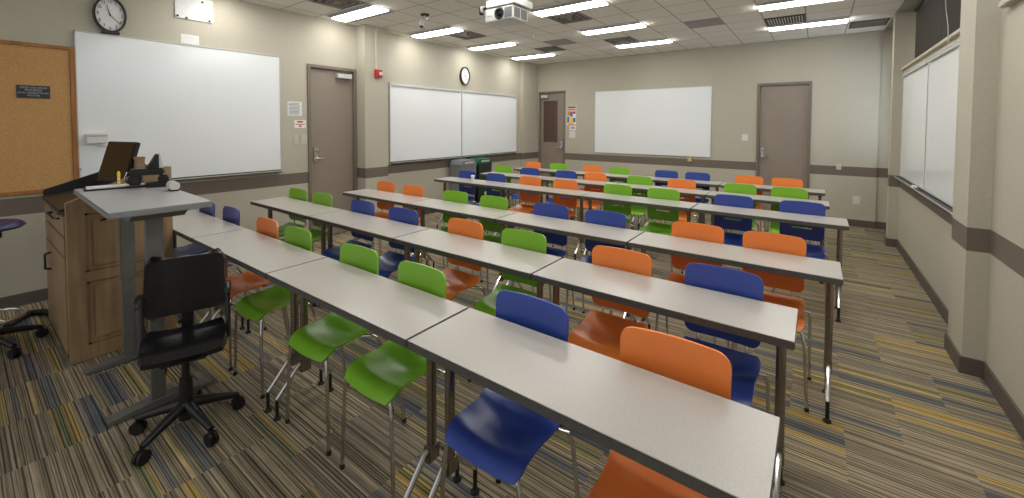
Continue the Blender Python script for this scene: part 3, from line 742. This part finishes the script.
for i, (xr, yf, sc) in enumerate(ROWS):
    for j in range(4):
        lab = 'light grey long narrow table, %s in the %s row of tables' % (posn[j], rown[i])
        g = 'tables in the %s row' % rown[i]
        loc = (xr - (L_ / 2 + j * (L_ + 0.003)) * sc, yf - W_ / 2, 0)
        if tb0 is None: tb0 = make_table(lab, g); tb0.location = loc; reg(tb0)
        else: dup(tb0, loc, 0, lab, g).scale = (sc, 1, 1)

# ------------------------------------------------------------------ student chairs
def lins(a, b, n): return [a + (b - a) * i / n for i in range(n + 1)]
def seat_fn(u, v):
    # u across -1..1, v front(0) -> rear(1)
    waist = 1 - 0.04 * math.exp(-((v - 0.50) / 0.22) ** 2)
    # rounded front corners
    w_ = (0.156 + 0.006 * v) * waist
    if v < 0.12: w_ *= 1 - 0.11 * (1 - v / 0.12) ** 2.2
    if v > 0.90: w_ *= 1 - 0.10 * ((v - 0.90) / 0.10) ** 2
    x = u * w_
    y = -0.172 + v * 0.288 - 0.012 * (1 - u * u) * (1 - v) ** 3
    z = 0.452
    z -= 0.036 * max(0, (0.22 - v) / 0.22) ** 1.7            # waterfall front
    z += 0.042 * max(0, (v - 0.62) / 0.38) ** 1.6            # raised rear lip
    z += 0.012 * abs(u) ** 2.5 * math.sin(PI * min(1, v * 1.05)) - 0.010 * (1 - u * u) * math.exp(-((v - 0.5) / 0.22) ** 2)
    return (x, y, z)
def back_fn(u, v):
    # v bottom(0) -> top(1)
    H = 0.318; z = 0.520 + v * H; r = 0.038; hw = 0.161 - 0.006 * (1 - v)
    d = min(v * H, (1 - v) * H)
    if d < r: hw = hw - r + math.sqrt(max(0, r * r - (r - d) ** 2))
    x = u * hw
    y = 0.126 + 0.008 * v + 0.004 * v * v + 0.016 * (1 - (x / 0.161) ** 2)
    z += 0.005 * (1 - (x / 0.161) ** 2) * v
    return (x, y, z)
bv = [0, .006, .02, .045, .08, .13, .18, .24, .285, .325, .40, .5, .6, .7, .8, .87, .92, .955, .98, .994, 1.0]
bu = [-1, -.97, -.9, -.8, -.65, -.45, -.2, 0, .2, .45, .65, .8, .9, .97, 1]
SEAT = MB().shell(seat_fn, lins(-1, 1, 14), lins(0, 1, 22), 0.009)
BACK = MB().shell(back_fn, bu, bv, -0.009, mask=lambda u, v: not (abs(u) < 0.45 and .285 < v < .325))
def make_chair(color, label, group):
    t = thing('stacking_chair', label, 'chair', (0, 0, 0), 0, group)
    s = MB(); s.v, s.f = list(SEAT.v), list(SEAT.f); s.build('seat', color, t, smooth=60)
    b = MB(); b.v, b.f = list(BACK.v), list(BACK.f); b.build('backrest', color, t, smooth=60)
    for q in (-1, 1):
        MB().tube([(q * 0.10, -0.125, 0.428), (q * 0.133, -0.142, 0.420), (q * 0.150, -0.152, 0.395), (q * 0.160, -0.158, 0.33), (q * 0.177, -0.162, 0.008)], 0.0082, 10).build('leg', 'chrome', t)
        MB().tube([(q * 0.11, 0.06, 0.432), (q * 0.150, 0.085, 0.436), (q * 0.176, 0.105, 0.425), (q * 0.185, 0.125, 0.38), (q * 0.190, 0.185, 0.008)], 0.0082, 10).build('leg', 'chrome', t)
        MB().tube([(q * 0.10, 0.06, 0.437), (q * 0.10, 0.125, 0.450), (q * 0.10, 0.146, 0.48), (q * 0.10, 0.152, 0.56)], 0.0075, 10).build('back_support', 'chrome', t)
    fr = MB(); fr.tube([(-0.10, -0.125, 0.428), (0.10, -0.125, 0.428)], 0.0075, 8); fr.tube([(-0.11, 0.06, 0.432), (0.11, 0.06, 0.432)], 0.0075, 8)
    for q in (-1, 1): fr.tube([(q * 0.10, -0.125, 0.428), (q * 0.10, 0.06, 0.437)], 0.0075, 8)
    fr.build('seat_frame', 'chrome', t)
    for q in (-1, 1):
        for fx_, fy_ in ((0.177, -0.162), (0.190, 0.186)):
            MB().lathe([(0.011, 0), (0.011, 0.012), (0.009, 0.02)], c=(q * fx_, fy_, 0), n=10).build('foot_cap', 'rubber', t)
    return t
CHAIRS = [
    [(-4.27, 1.35, 'b'), (-3.78, 1.36, 'b'), (-3.12, 1.35, 'o'), (-2.645, 1.33, 'g'), (-1.98, 1.33, 'g'), (-1.50, 1.34, 'g'), (-0.89, 1.355, 'b'), (-0.36, 1.37, 'o')],
    [(-4.26, 2.15, 'g'), (-3.78, 2.14, 'g'), (-3.13, 2.14, 'b'), (-2.60, 2.15, 'b'), (-1.95, 2.15, 'o'), (-1.46, 2.16, 'g'), (-0.84, 2.18, 'o'), (-0.35, 2.19, 'b')],
    [(-4.07, 3.10, 'o'), (-3.57, 3.08, 'o'), (-2.90, 3.06, 'g'), (-2.40, 3.05, 'g'), (-1.79, 3.06, 'b'), (-1.30, 3.06, 'b'), (-0.64, 3.06, 'o'), (-0.20, 3.07, 'o')],
    [(-3.99, 4.46, 'b'), (-3.46, 4.44, 'b'), (-2.91, 4.45, 'o'), (-2.41, 4.47, 'o'), (-1.75, 4.46, 'g'), (-1.26, 4.47, 'g'), (-0.61, 4.46, 'b'), (-0.08, 4.45, 'b')],
    [(-4.11, 5.48, 'g'), (-3.56, 5.45, 'b'), (-2.93, 5.45, 'b'), (-2.47, 5.46, 'o'), (-1.83, 5.43, 'g'), (-1.31, 5.43, 'o'), (-0.67, 5.41, 'g'), (-0.21, 5.42, 'g')],
    [(-4.10, 6.38, 'o'), (-3.57, 6.38, 'g'), (-2.92, 6.33, 'o'), (-2.45, 6.32, 'g'), (-1.73, 6.32, 'b'), (-1.31, 6.31, 'b'), (-0.68, 6.31, 'o'), (-0.27, 6.34, 'o')]]
proto = {}
cn = {'b': 'blue', 'o': 'orange', 'g': 'green'}
ordn = ['leftmost', 'second from left', 'third from left', 'fourth from left', 'fourth from right', 'third from right', 'second from right', 'rightmost']
for i, row in enumerate(CHAIRS):
    g = 'chairs along the %s row of tables' % rown[i]
    for j, (x, y, c) in enumerate(row):
        lab = '%s plastic chair with chrome legs, %s along the %s table row' % (cn[c], ordn[j], rown[i])
        yf = max(y * 0.958, ROWS[i][1] + 0.032); xf = x * yf / y + (0.014, 0.008, 0.004, -0.004, -0.008, -0.016)[i]
        loc = (xf, yf - 0.150, 0); rz = math.radians(1.0 + random.uniform(-2, 2))
        if c not in proto:
            proto[c] = make_chair(cn[c], lab, g); proto[c].location = loc; proto[c].rotation_euler = (0, 0, rz); reg(proto[c])
        else: dup(proto[c], loc, rz, lab, g)

# ------------------------------------------------------------------ lectern
LX0, LX1, LY0, LY1 = -4.56, -3.627, 0.405, 0.925
t = thing('lectern', 'wooden instructor lectern with carved side panels and slanted top', 'lectern', ((LX0 + LX1) / 2, (LY0 + LY1) / 2, 0))
ox, oy = (LX0 + LX1) / 2, (LY0 + LY1) / 2
x0, x1, y0, y1 = LX0 - ox, LX1 - ox, LY0 - oy, LY1 - oy
MB().box(x0 + .02, x1 - .03, y0 + .02, y1 - .02, 0.0, 0.03).build('plinth', 'black', t, smooth=0)
MB().bevbox(x0 + .02, x1 - .05, y0 + .008, y1 - .01, 0.03, 0.93, 0.004).build('body', 'oak', t)
sd = MB().prism([(y0, 0.004), (y1, 0.004), (y1, 1.19), (y1 - 0.10, 1.19), (y0, 1.0)], x1 - 0.055, x1, 'x').build('side_panel', 'oak', t)
for z0, z1, y1_ in ((0.10, 0.50, y1 - 0.06), (0.56, 0.93, y1 - 0.06)):
    m = MB(); p = (y0 + 0.08, y1_, z0, z1); wd = 0.012
    m.box(x1 - .002, x1 + .003, p[0], p[0] + wd, z0, z1); m.box(x1 - .002, x1 + .003, p[1] - wd, p[1], z0, z1); m.box(x1 - .002, x1 + .003, p[0], p[1], z0, z0 + wd); m.box(x1 - .002, x1 + .003, p[0], p[1], z1 - wd, z1)
    m.build('panel_moulding', 'oakdark', sd, smooth=0)
    MB().bevbox(x1 - .002, x1 + .006, p[0] + .03, p[1] - .03, z0 + .03, z1 - .03, 0.004).build('raised_panel', 'oak', sd)
MB().prism([(y0 - 0.01, 0.965), (y0 - 0.01, 1.0), (y1, 1.19), (y1, 0.93), (y0 + 0.02, 0.93)], x0, x0 + 0.03, 'x').build('side_panel', 'black', t)
MB().box(x0, x1 - .05, y1 - 0.02, y1, 0.03, 1.17).build('back_panel', 'oak', t, smooth=0)
MB().prism([(y0 - 0.02, 0.945), (y0 - 0.02, 0.962), (y1 - 0.02, 1.05), (y1 - 0.02, 1.03)], x0 + 0.03, x1 - 0.055, 'x').build('sloped_top', 'black', t)
MB().bevbox(x1 - 0.40, x1 - 0.055, y0 - 0.03, y0 + .05, 0.93, 0.948, .002).build('keyboard_shelf', 'edge', t)
dr = MB().bevbox(x0 + .03, x1 - .06, y0 - 0.006, y0 + .01, 0.79, 0.915, 0.003).build('drawer', 'oak', t)
MB().tube([(-0.05, y0 - .004, 0.885), (-0.05, y0 - .03, 0.887), (0.25, y0 - .03, 0.887), (0.25, y0 - .004, 0.885)], 0.008, 8).build('handle', 'black', dr)
dr = MB().bevbox(x0 + .03, x1 - .06, y0 - 0.006, y0 + .01, 0.66, 0.78, 0.003).build('drawer', 'oak', t)
dd = MB().bevbox(x0 + .03, x1 - .06, y0 - 0.006, y0 + .01, 0.05, 0.65, 0.003).build('cabinet_door', 'oak', t)
MB().tube([(x0 + .27, y0 - .004, 0.585), (x0 + .27, y0 - .035, 0.575), (x0 + .27, y0 - .035, 0.475), (x0 + .27, y0 - .004, 0.465)], 0.008, 8).build('handle', 'black', dd)

# monitor on the lectern
mw, mh = 0.33, 0.29
t = thing('monitor', 'black monitor tilted back on top of the lectern', 'monitor', (-3.98, 0.665, 1.045), math.atan2(0.10, 0.33))
tilt = Matrix.Rotation(math.radians(-16), 4, 'X')
def tilted(m): m.v = [tuple(tilt @ Vector(p)) for p in m.v]; return m
tilted(MB().bevbox(-mw / 2, mw / 2, -0.012, 0.016, 0.035, 0.035 + mh, 0.004)).build('bezel', 'black', t)
tilted(MB().box(-mw / 2 + .014, mw / 2 - .014, -0.0135, -0.0115, 0.055, 0.02 + mh)).build('screen', 'screen', t, smooth=0)
st = MB(); st.tube([(0, 0.09, 0.002), (0, 0.055, 0.12)], 0.016, 10); st.lathe([(0.085, -0.012), (0.085, 0.0), (0.06, 0.004)], c=(0, 0.08, 0), n=24); st.build('stand', 'black', t)

# ------------------------------------------------------------------ height-adjustable desk
DX0, DX1, DY0, DY1, DZ = -3.60, -2.50, 0.422, 0.822, 1.09
t = thing('adjustable_desk', 'grey standing desk with two legs in front of the lectern', 'desk', ((DX0 + DX1) / 2, (DY0 + DY1) / 2, 0), math.radians(-1.6))
hx, hy = (DX1 - DX0) / 2, (DY1 - DY0) / 2
MB().bevbox(-hx, hx, -hy, hy, DZ - 0.03, DZ - 0.002, 0.004).build('edge_band', 'deskedge', t)
MB().box(-hx + .003, hx - .003, -hy + .003, hy - .003, DZ - 0.003, DZ).build('desktop', 'desk', t, smooth=0)
MB().prism([(-0.50, DZ - 0.032), (0.50, DZ - 0.032), (0.42, DZ - 0.075), (-0.42, DZ - 0.075)], -0.11, 0.11, 'y').build('crossbeam', 'deskleg', t)
for i, lx in enumerate((-0.385, 0.285)):
    lg = MB(); lg.bevbox(lx - .028, lx + .028, -.025, .045, 0.52, DZ - 0.05, 0.004); lg.bevbox(lx - .023, lx + .023, -.019, .039, 0.03, 0.55, 0.004); lg.bevbox(lx - .045, lx + .045, -.05, .07, DZ - 0.085, DZ - 0.03, 0.004)
    leg = lg.build('leg', 'deskleg', t)
    lg = MB(); lg.prism([(-0.19, 0.006), (0.245, 0.006), (0.245, 0.022), (0.08, 0.04), (-0.02, 0.04), (-0.19, 0.022)], lx - 0.035, lx + 0.035, 'x'); lg.build('foot', 'deskleg', leg, smooth=0)
    g = MB()
    for q in (-0.17, 0.225): g.lathe([(0.02, 0), (0.02, 0.008)], c=(lx, q, 0), n=14)
    g.build('levelling_glides', 'rubber', leg)
    if i == 0: MB().box(lx + .0285, lx + .030, -0.02, 0.04, 0.92, 1.0).build('label_sticker', 'ventgrey', leg, smooth=0)
MB().tube([(-0.07, 0.05, DZ - 0.07), (-0.08, 0.05, 0.80), (-0.12, 0.05, 0.60), (-0.24, 0.06, 0.36), (-0.34, 0.06, 0.22), (-0.31, 0.08, 0.10), (-0.22, 0.10, 0.03)], 0.011, 10).build('cable_sleeve', 'black', t)
MB().tube([(0.18, 0.02, 0.40), (0.26, 0.04, 0.28), (0.28, 0.04, 0.15), (0.22, 0.0, 0.06)], 0.012, 10).build('power_cable', 'black', t)
MB().tube([(-hx + 0.03 + .95, -hy - .01, DZ - .045), (-hx + 0.03 + .95, -hy + .05, DZ - .035)], 0.006, 8).build('height_lever', 'black', t)

# things on the desk
t = thing('clipboard', 'white paper pad lying on the near left of the standing desk', 'paper pad', (-3.47, 0.61, DZ), math.radians(-6))
MB().bevbox(-0.065, 0.065, -0.145, 0.135, 0, 0.010, 0.002).build('board_base', 'black', t)
MB().bevbox(-0.058, 0.058, -0.135, 0.125, 0.010, 0.017, 0.001).build('paper_stack', 'paper', t)
t = thing('highlighter', 'yellow highlighter standing upright on the standing desk', 'highlighter', (-3.50, 0.625, DZ + 0.0165))
MB().tube([(0, 0, 0), (0, 0, 0.055)], 0.007, 12).build('barrel', 'yellow', t); MB().tube([(0, 0, 0.03), (0, 0, 0.042)], 0.0076, 12).build('barrel_label', 'paper', t)
MB().tube([(0, 0, 0.055), (0, 0, 0.075), (0, 0, 0.084)], [0.008, 0.008, 0.005], 12).build('cap', 'yellow', t)
t = thing('document_camera', 'black folded document camera on the standing desk', 'document camera', (-3.36, 0.755, DZ), math.radians(72)); t.scale = (0.66, 0.9, 1)
MB().bevbox(-0.04, 0.13, -0.055, 0.055, 0, 0.035, 0.006).build('base', 'black', t)
MB().bevbox(0.05, 0.13, -0.045, 0.045, 0.03, 0.075, 0.01).build('hinge_block', 'black', t)
MB().bevbox(-0.16, 0.10, -0.05, 0.05, 0.078, 0.118, 0.012).build('arm', 'black', t)
MB().bevbox(-0.165, -0.07, -0.05, 0.05, 0.02, 0.08, 0.01).build('camera_head', 'black', t)
MB().tube([(-0.17, 0, 0.03), (-0.19, -0.02, 0.06), (-0.17, -0.03, 0.10)], 0.006, 8).build('cord', 'chrome', t)
t = thing('phone_stand', 'thin black slanted stand on top of the document camera', 'stand', (-3.36, 0.76, DZ + 0.119))
MB().prism([(-0.03, 0), (0.03, 0), (0.03, 0.085), (0.018, 0.09)], -0.012, 0.012, 'x').build('wedge', 'black', t)
MB().prism([(0.032, 0), (0.055, 0), (0.036, 0.09), (0.031, 0.085)], -0.014, 0.014, 'x').build('metal_face', 'alu', t)
t = thing('small_camera', 'small white cylindrical camera at the right end of the desk', 'camera', (-3.06, 0.79, DZ))
MB().tube([(-0.045, 0.0, 0.030), (0.02, 0.0, 0.030)], 0.026, 20).build('camera_body', 'white', t); MB().tube([(-0.07, 0, 0.032), (-0.055, 0, 0.032)], [0.02, 0.026], 20).build('lens_ring', 'steel', t)
MB().bevbox(-0.04, 0.03, -0.02, 0.02, 0, 0.008, 0.002).build('camera_foot', 'black', t)
t = thing('wooden_box', 'small wooden box on the lectern right of the monitor', 'box', (-3.80, 0.79, 1.055))
MB().bevbox(-0.022, 0.022, -0.025, 0.025, 0, 0.20, 0.003).build('box_body', 'wood_block', t); MB().bevbox(-0.025, 0.025, -0.028, 0.028, 0.185, 0.203, 0.003).build('box_lid', 'wood_block', t)
t = thing('note_pad', 'small orange note pad beside the wooden box', 'note pad', (-3.675, 0.865, 1.165))
MB().bevbox(-0.025, 0.025, -0.03, 0.03, 0, 0.02, 0.002).build('pad', 'amber', t)

# ------------------------------------------------------------------ swivel chairs
def star_base(t, R, rot, mat, zhub=0.10):
    hub = MB(); hub.tube([(0, 0, 0.06), (0, 0, 0.26)], [0.034, 0.026], 18); hub.build('gas_column', 'black', t)
    for q in range(5):
        a = rot + q * 2 * PI / 5; c, s = math.cos(a), math.sin(a)
        lg = MB().tube([(c * 0.02, s * 0.02, 0.125), (c * R * .5, s * R * .5, 0.105), (c * R, s * R, 0.075)], [0.026, 0.021, 0.014], 12).build('base_arm', mat, t)
        w = MB(); tx, ty = -s, c
        for k_ in (-1, 1):
            w.tube([(c * R + tx * .004 * k_, s * R + ty * .004 * k_, 0.03), (c * R + tx * .019 * k_, s * R + ty * .019 * k_, 0.03)], 0.0295, 18)
        w.tube([(c * R, s * R, 0.03), (c * R, s * R, 0.075)], 0.007, 8); w.build('caster', 'rubber', lg)
t = thing('swivel_chair', 'black vinyl armchair on casters in front of the standing desk', 'office chair', (-2.425, 0.655, 0), math.radians(-19))
# local +x = facing
star_base(t, 0.215, math.radians(28), 'black')
MB().tube([(0, 0, 0.24), (0, 0, 0.37)], 0.017, 14).build('piston', 'black', t)
def seat2(u, v):   # v rear->front along x
    r = 1 - 0.10 * abs(2 * v - 1) ** 4
    x = -0.12 + v * 0.25; z = 0.450 + 0.010 * abs(u) ** 3 - 0.035 * max(0, (v - .72) / .28) ** 2 + 0.012 * max(0, (.2 - v) / .2)
    return (x, u * 0.163 * r, z)
MB().shell(seat2, lins(-1, 1, 14), lins(0, 1, 16), -0.045).build('seat', 'leather', t, smooth=60)
MB().bevbox(-0.09, 0.09, -0.09, 0.09, 0.365, 0.40, 0.006).build('seat_plate', 'black', t)
MB().tube([(0.02, -0.09, 0.385), (0.04, -0.15, 0.37)], 0.007, 8).build('tilt_lever', 'black', t)
def back2(u, v):
    z = 0.520 + v * 0.282; hw = 0.166 - 0.004 * v; d = min(v, 1 - v) * 0.282; r = 0.03
    if d < r: hw = hw - r + math.sqrt(max(0, r * r - (r - d) ** 2))
    return (-0.135 - 0.025 * v - 0.014 * (1 - u * u) + 0.006 * math.cos(u * 3), u * hw, z + 0.004 * (1 - u * u))
MB().shell(back2, lins(-1, 1, 14), [0, .01, .03, .07, .12, .2, .35, .5, .65, .8, .88, .93, .97, .99, 1], 0.035).build('backrest', 'leather', t, smooth=60)
MB().bevbox(-0.20, -0.18, -0.025, 0.025, 0.37, 0.66, 0.004).build('back_bar', 'black', t)
for q in (-1, 1):
    y = q * 0.175
    MB().tube([(-0.03, q * 0.13, 0.385), (-0.05, y, 0.395), (-0.09, y, 0.46), (-0.12, y, 0.63)], 0.012, 10).build('arm_support', 'black', t)
    MB().tube([(-0.14, y, 0.635), (-0.10, y, 0.655), (-0.03, y, 0.66), (0.0, y, 0.652), (0.01, y, 0.635)], [0.010, 0.015, 0.017, 0.015, 0.010], 12).build('armrest', 'black', t)

t = thing('drafting_stool', 'indigo drafting stool with foot ring at the left edge', 'stool', (-4.26, 0.10, 0))
star_base(t, 0.245, math.radians(97), 'black')
MB().tube([(0, 0, 0.24), (0, 0, 0.76)], 0.016, 14).build('piston', 'black', t)
ring = MB(); n = 32; ring.tube([(0.17 * math.cos(2 * PI * i / n), 0.17 * math.sin(2 * PI * i / n), 0.22) for i in range(n + 1)], 0.010, 8)
for q in range(3): a = q * 2 * PI / 3 + .5; ring.tube([(0.03 * math.cos(a), 0.03 * math.sin(a), 0.24), (0.17 * math.cos(a), 0.17 * math.sin(a), 0.22)], 0.007, 8)
ring.build('foot_ring', 'chrome', t)
def st_fn(u, v):
    a = v * 2 * PI; r = u * 0.19
    return (r * math.cos(a) * 0.9, r * math.sin(a), 0.84 + 0.012 * u ** 3 - 0.035 * max(0, (u - .8) / .2) ** 2)
MB().shell(st_fn, [0.001] + lins(0.1, 1, 10), lins(0, 1, 28), 0.028).build('seat', 'purple', t, smooth=60)
MB().bevbox(-0.08, 0.08, -0.08, 0.08, 0.75, 0.79, 0.005).build('seat_plate', 'black', t)
c = MB().tube([(-4.60, 0.20, 0.035), (-4.75, 0.28, 0.03), (-4.83, 0.33, 0.025), (-4.78, 0.40, 0.025), (-4.66, 0.44, 0.025), (-4.58, 0.47, 0.03)], 0.022, 12).build('floor_cable', 'rubber')
tag(c, 'thick black cable cover curving on the floor behind the lectern', 'cable')

# ------------------------------------------------------------------ bins by the left wall
def bin_(label, y0, y1, body, lid, top):
    t = thing('waste_bin', label, 'bin', (-4.985, (y0 + y1) / 2, 0), 0, 'bins against the left wall')
    hx, hy = 0.145, (y1 - y0) / 2
    b = MB(); b.v, b.f = [], []
    zt = top - 0.09
    b.add([(-hx * .8, -hy * .85, 0), (hx * .8, -hy * .85, 0), (hx * .8, hy * .85, 0), (-hx * .8, hy * .85, 0), (-hx, -hy, zt), (hx, -hy, zt), (hx, hy, zt), (-hx, hy, zt)],
          [(0, 3, 2, 1), (4, 5, 6, 7), (0, 1, 5, 4), (1, 2, 6, 5), (2, 3, 7, 6), (3, 0, 4, 7)]).build('bin_body', body, t, smooth=0)
    MB().bevbox(-hx - .01, hx + .01, -hy - .006, hy + .006, zt, zt + 0.025, 0.004).build('rim', lid, t)
    MB().prism([(-hy, zt + .02), (hy, zt + .02), (hy * .8, zt + 0.09), (-hy * .8, zt + 0.09)], -hx, hx, 'x').build('lid', lid, t)
    MB().box(hx - 0.002, hx + 0.004, -hy * .6, hy * .6, zt + .035, zt + .065).build('opening_flap', 'alu', t, smooth=0)
    h = MB(); h.tube([(-hx * .3, -hy * .7, zt + .085), (-hx * .3, -hy * .6, zt + .105), (-hx * .3, hy * .6, zt + .105), (-hx * .3, hy * .7, zt + .085)], 0.007, 8); h.build('lid_handle', lid, t)
bin_('grey plastic waste bin against the left wall', 5.24, 5.62, 'greybin', 'greybin', 0.875)
bin_('dark bin with green lid against the left wall', 5.68, 6.06, 'darkbin', 'green_dark', 0.875)
t = thing('paper_cup', 'tiny white cup on the fourth-row table near the bins', 'cup', (-3.70, 4.22, TZ))
MB().lathe([(0.018, 0), (0.026, 0.065), (0.024, 0.065), (0.017, 0.003)], n=18).build('cup_wall', 'paper', t); MB().lathe([(0.027, 0.062), (0.027, 0.068), (0.02, 0.072)], n=18).build('cup_lid', 'paper', t)
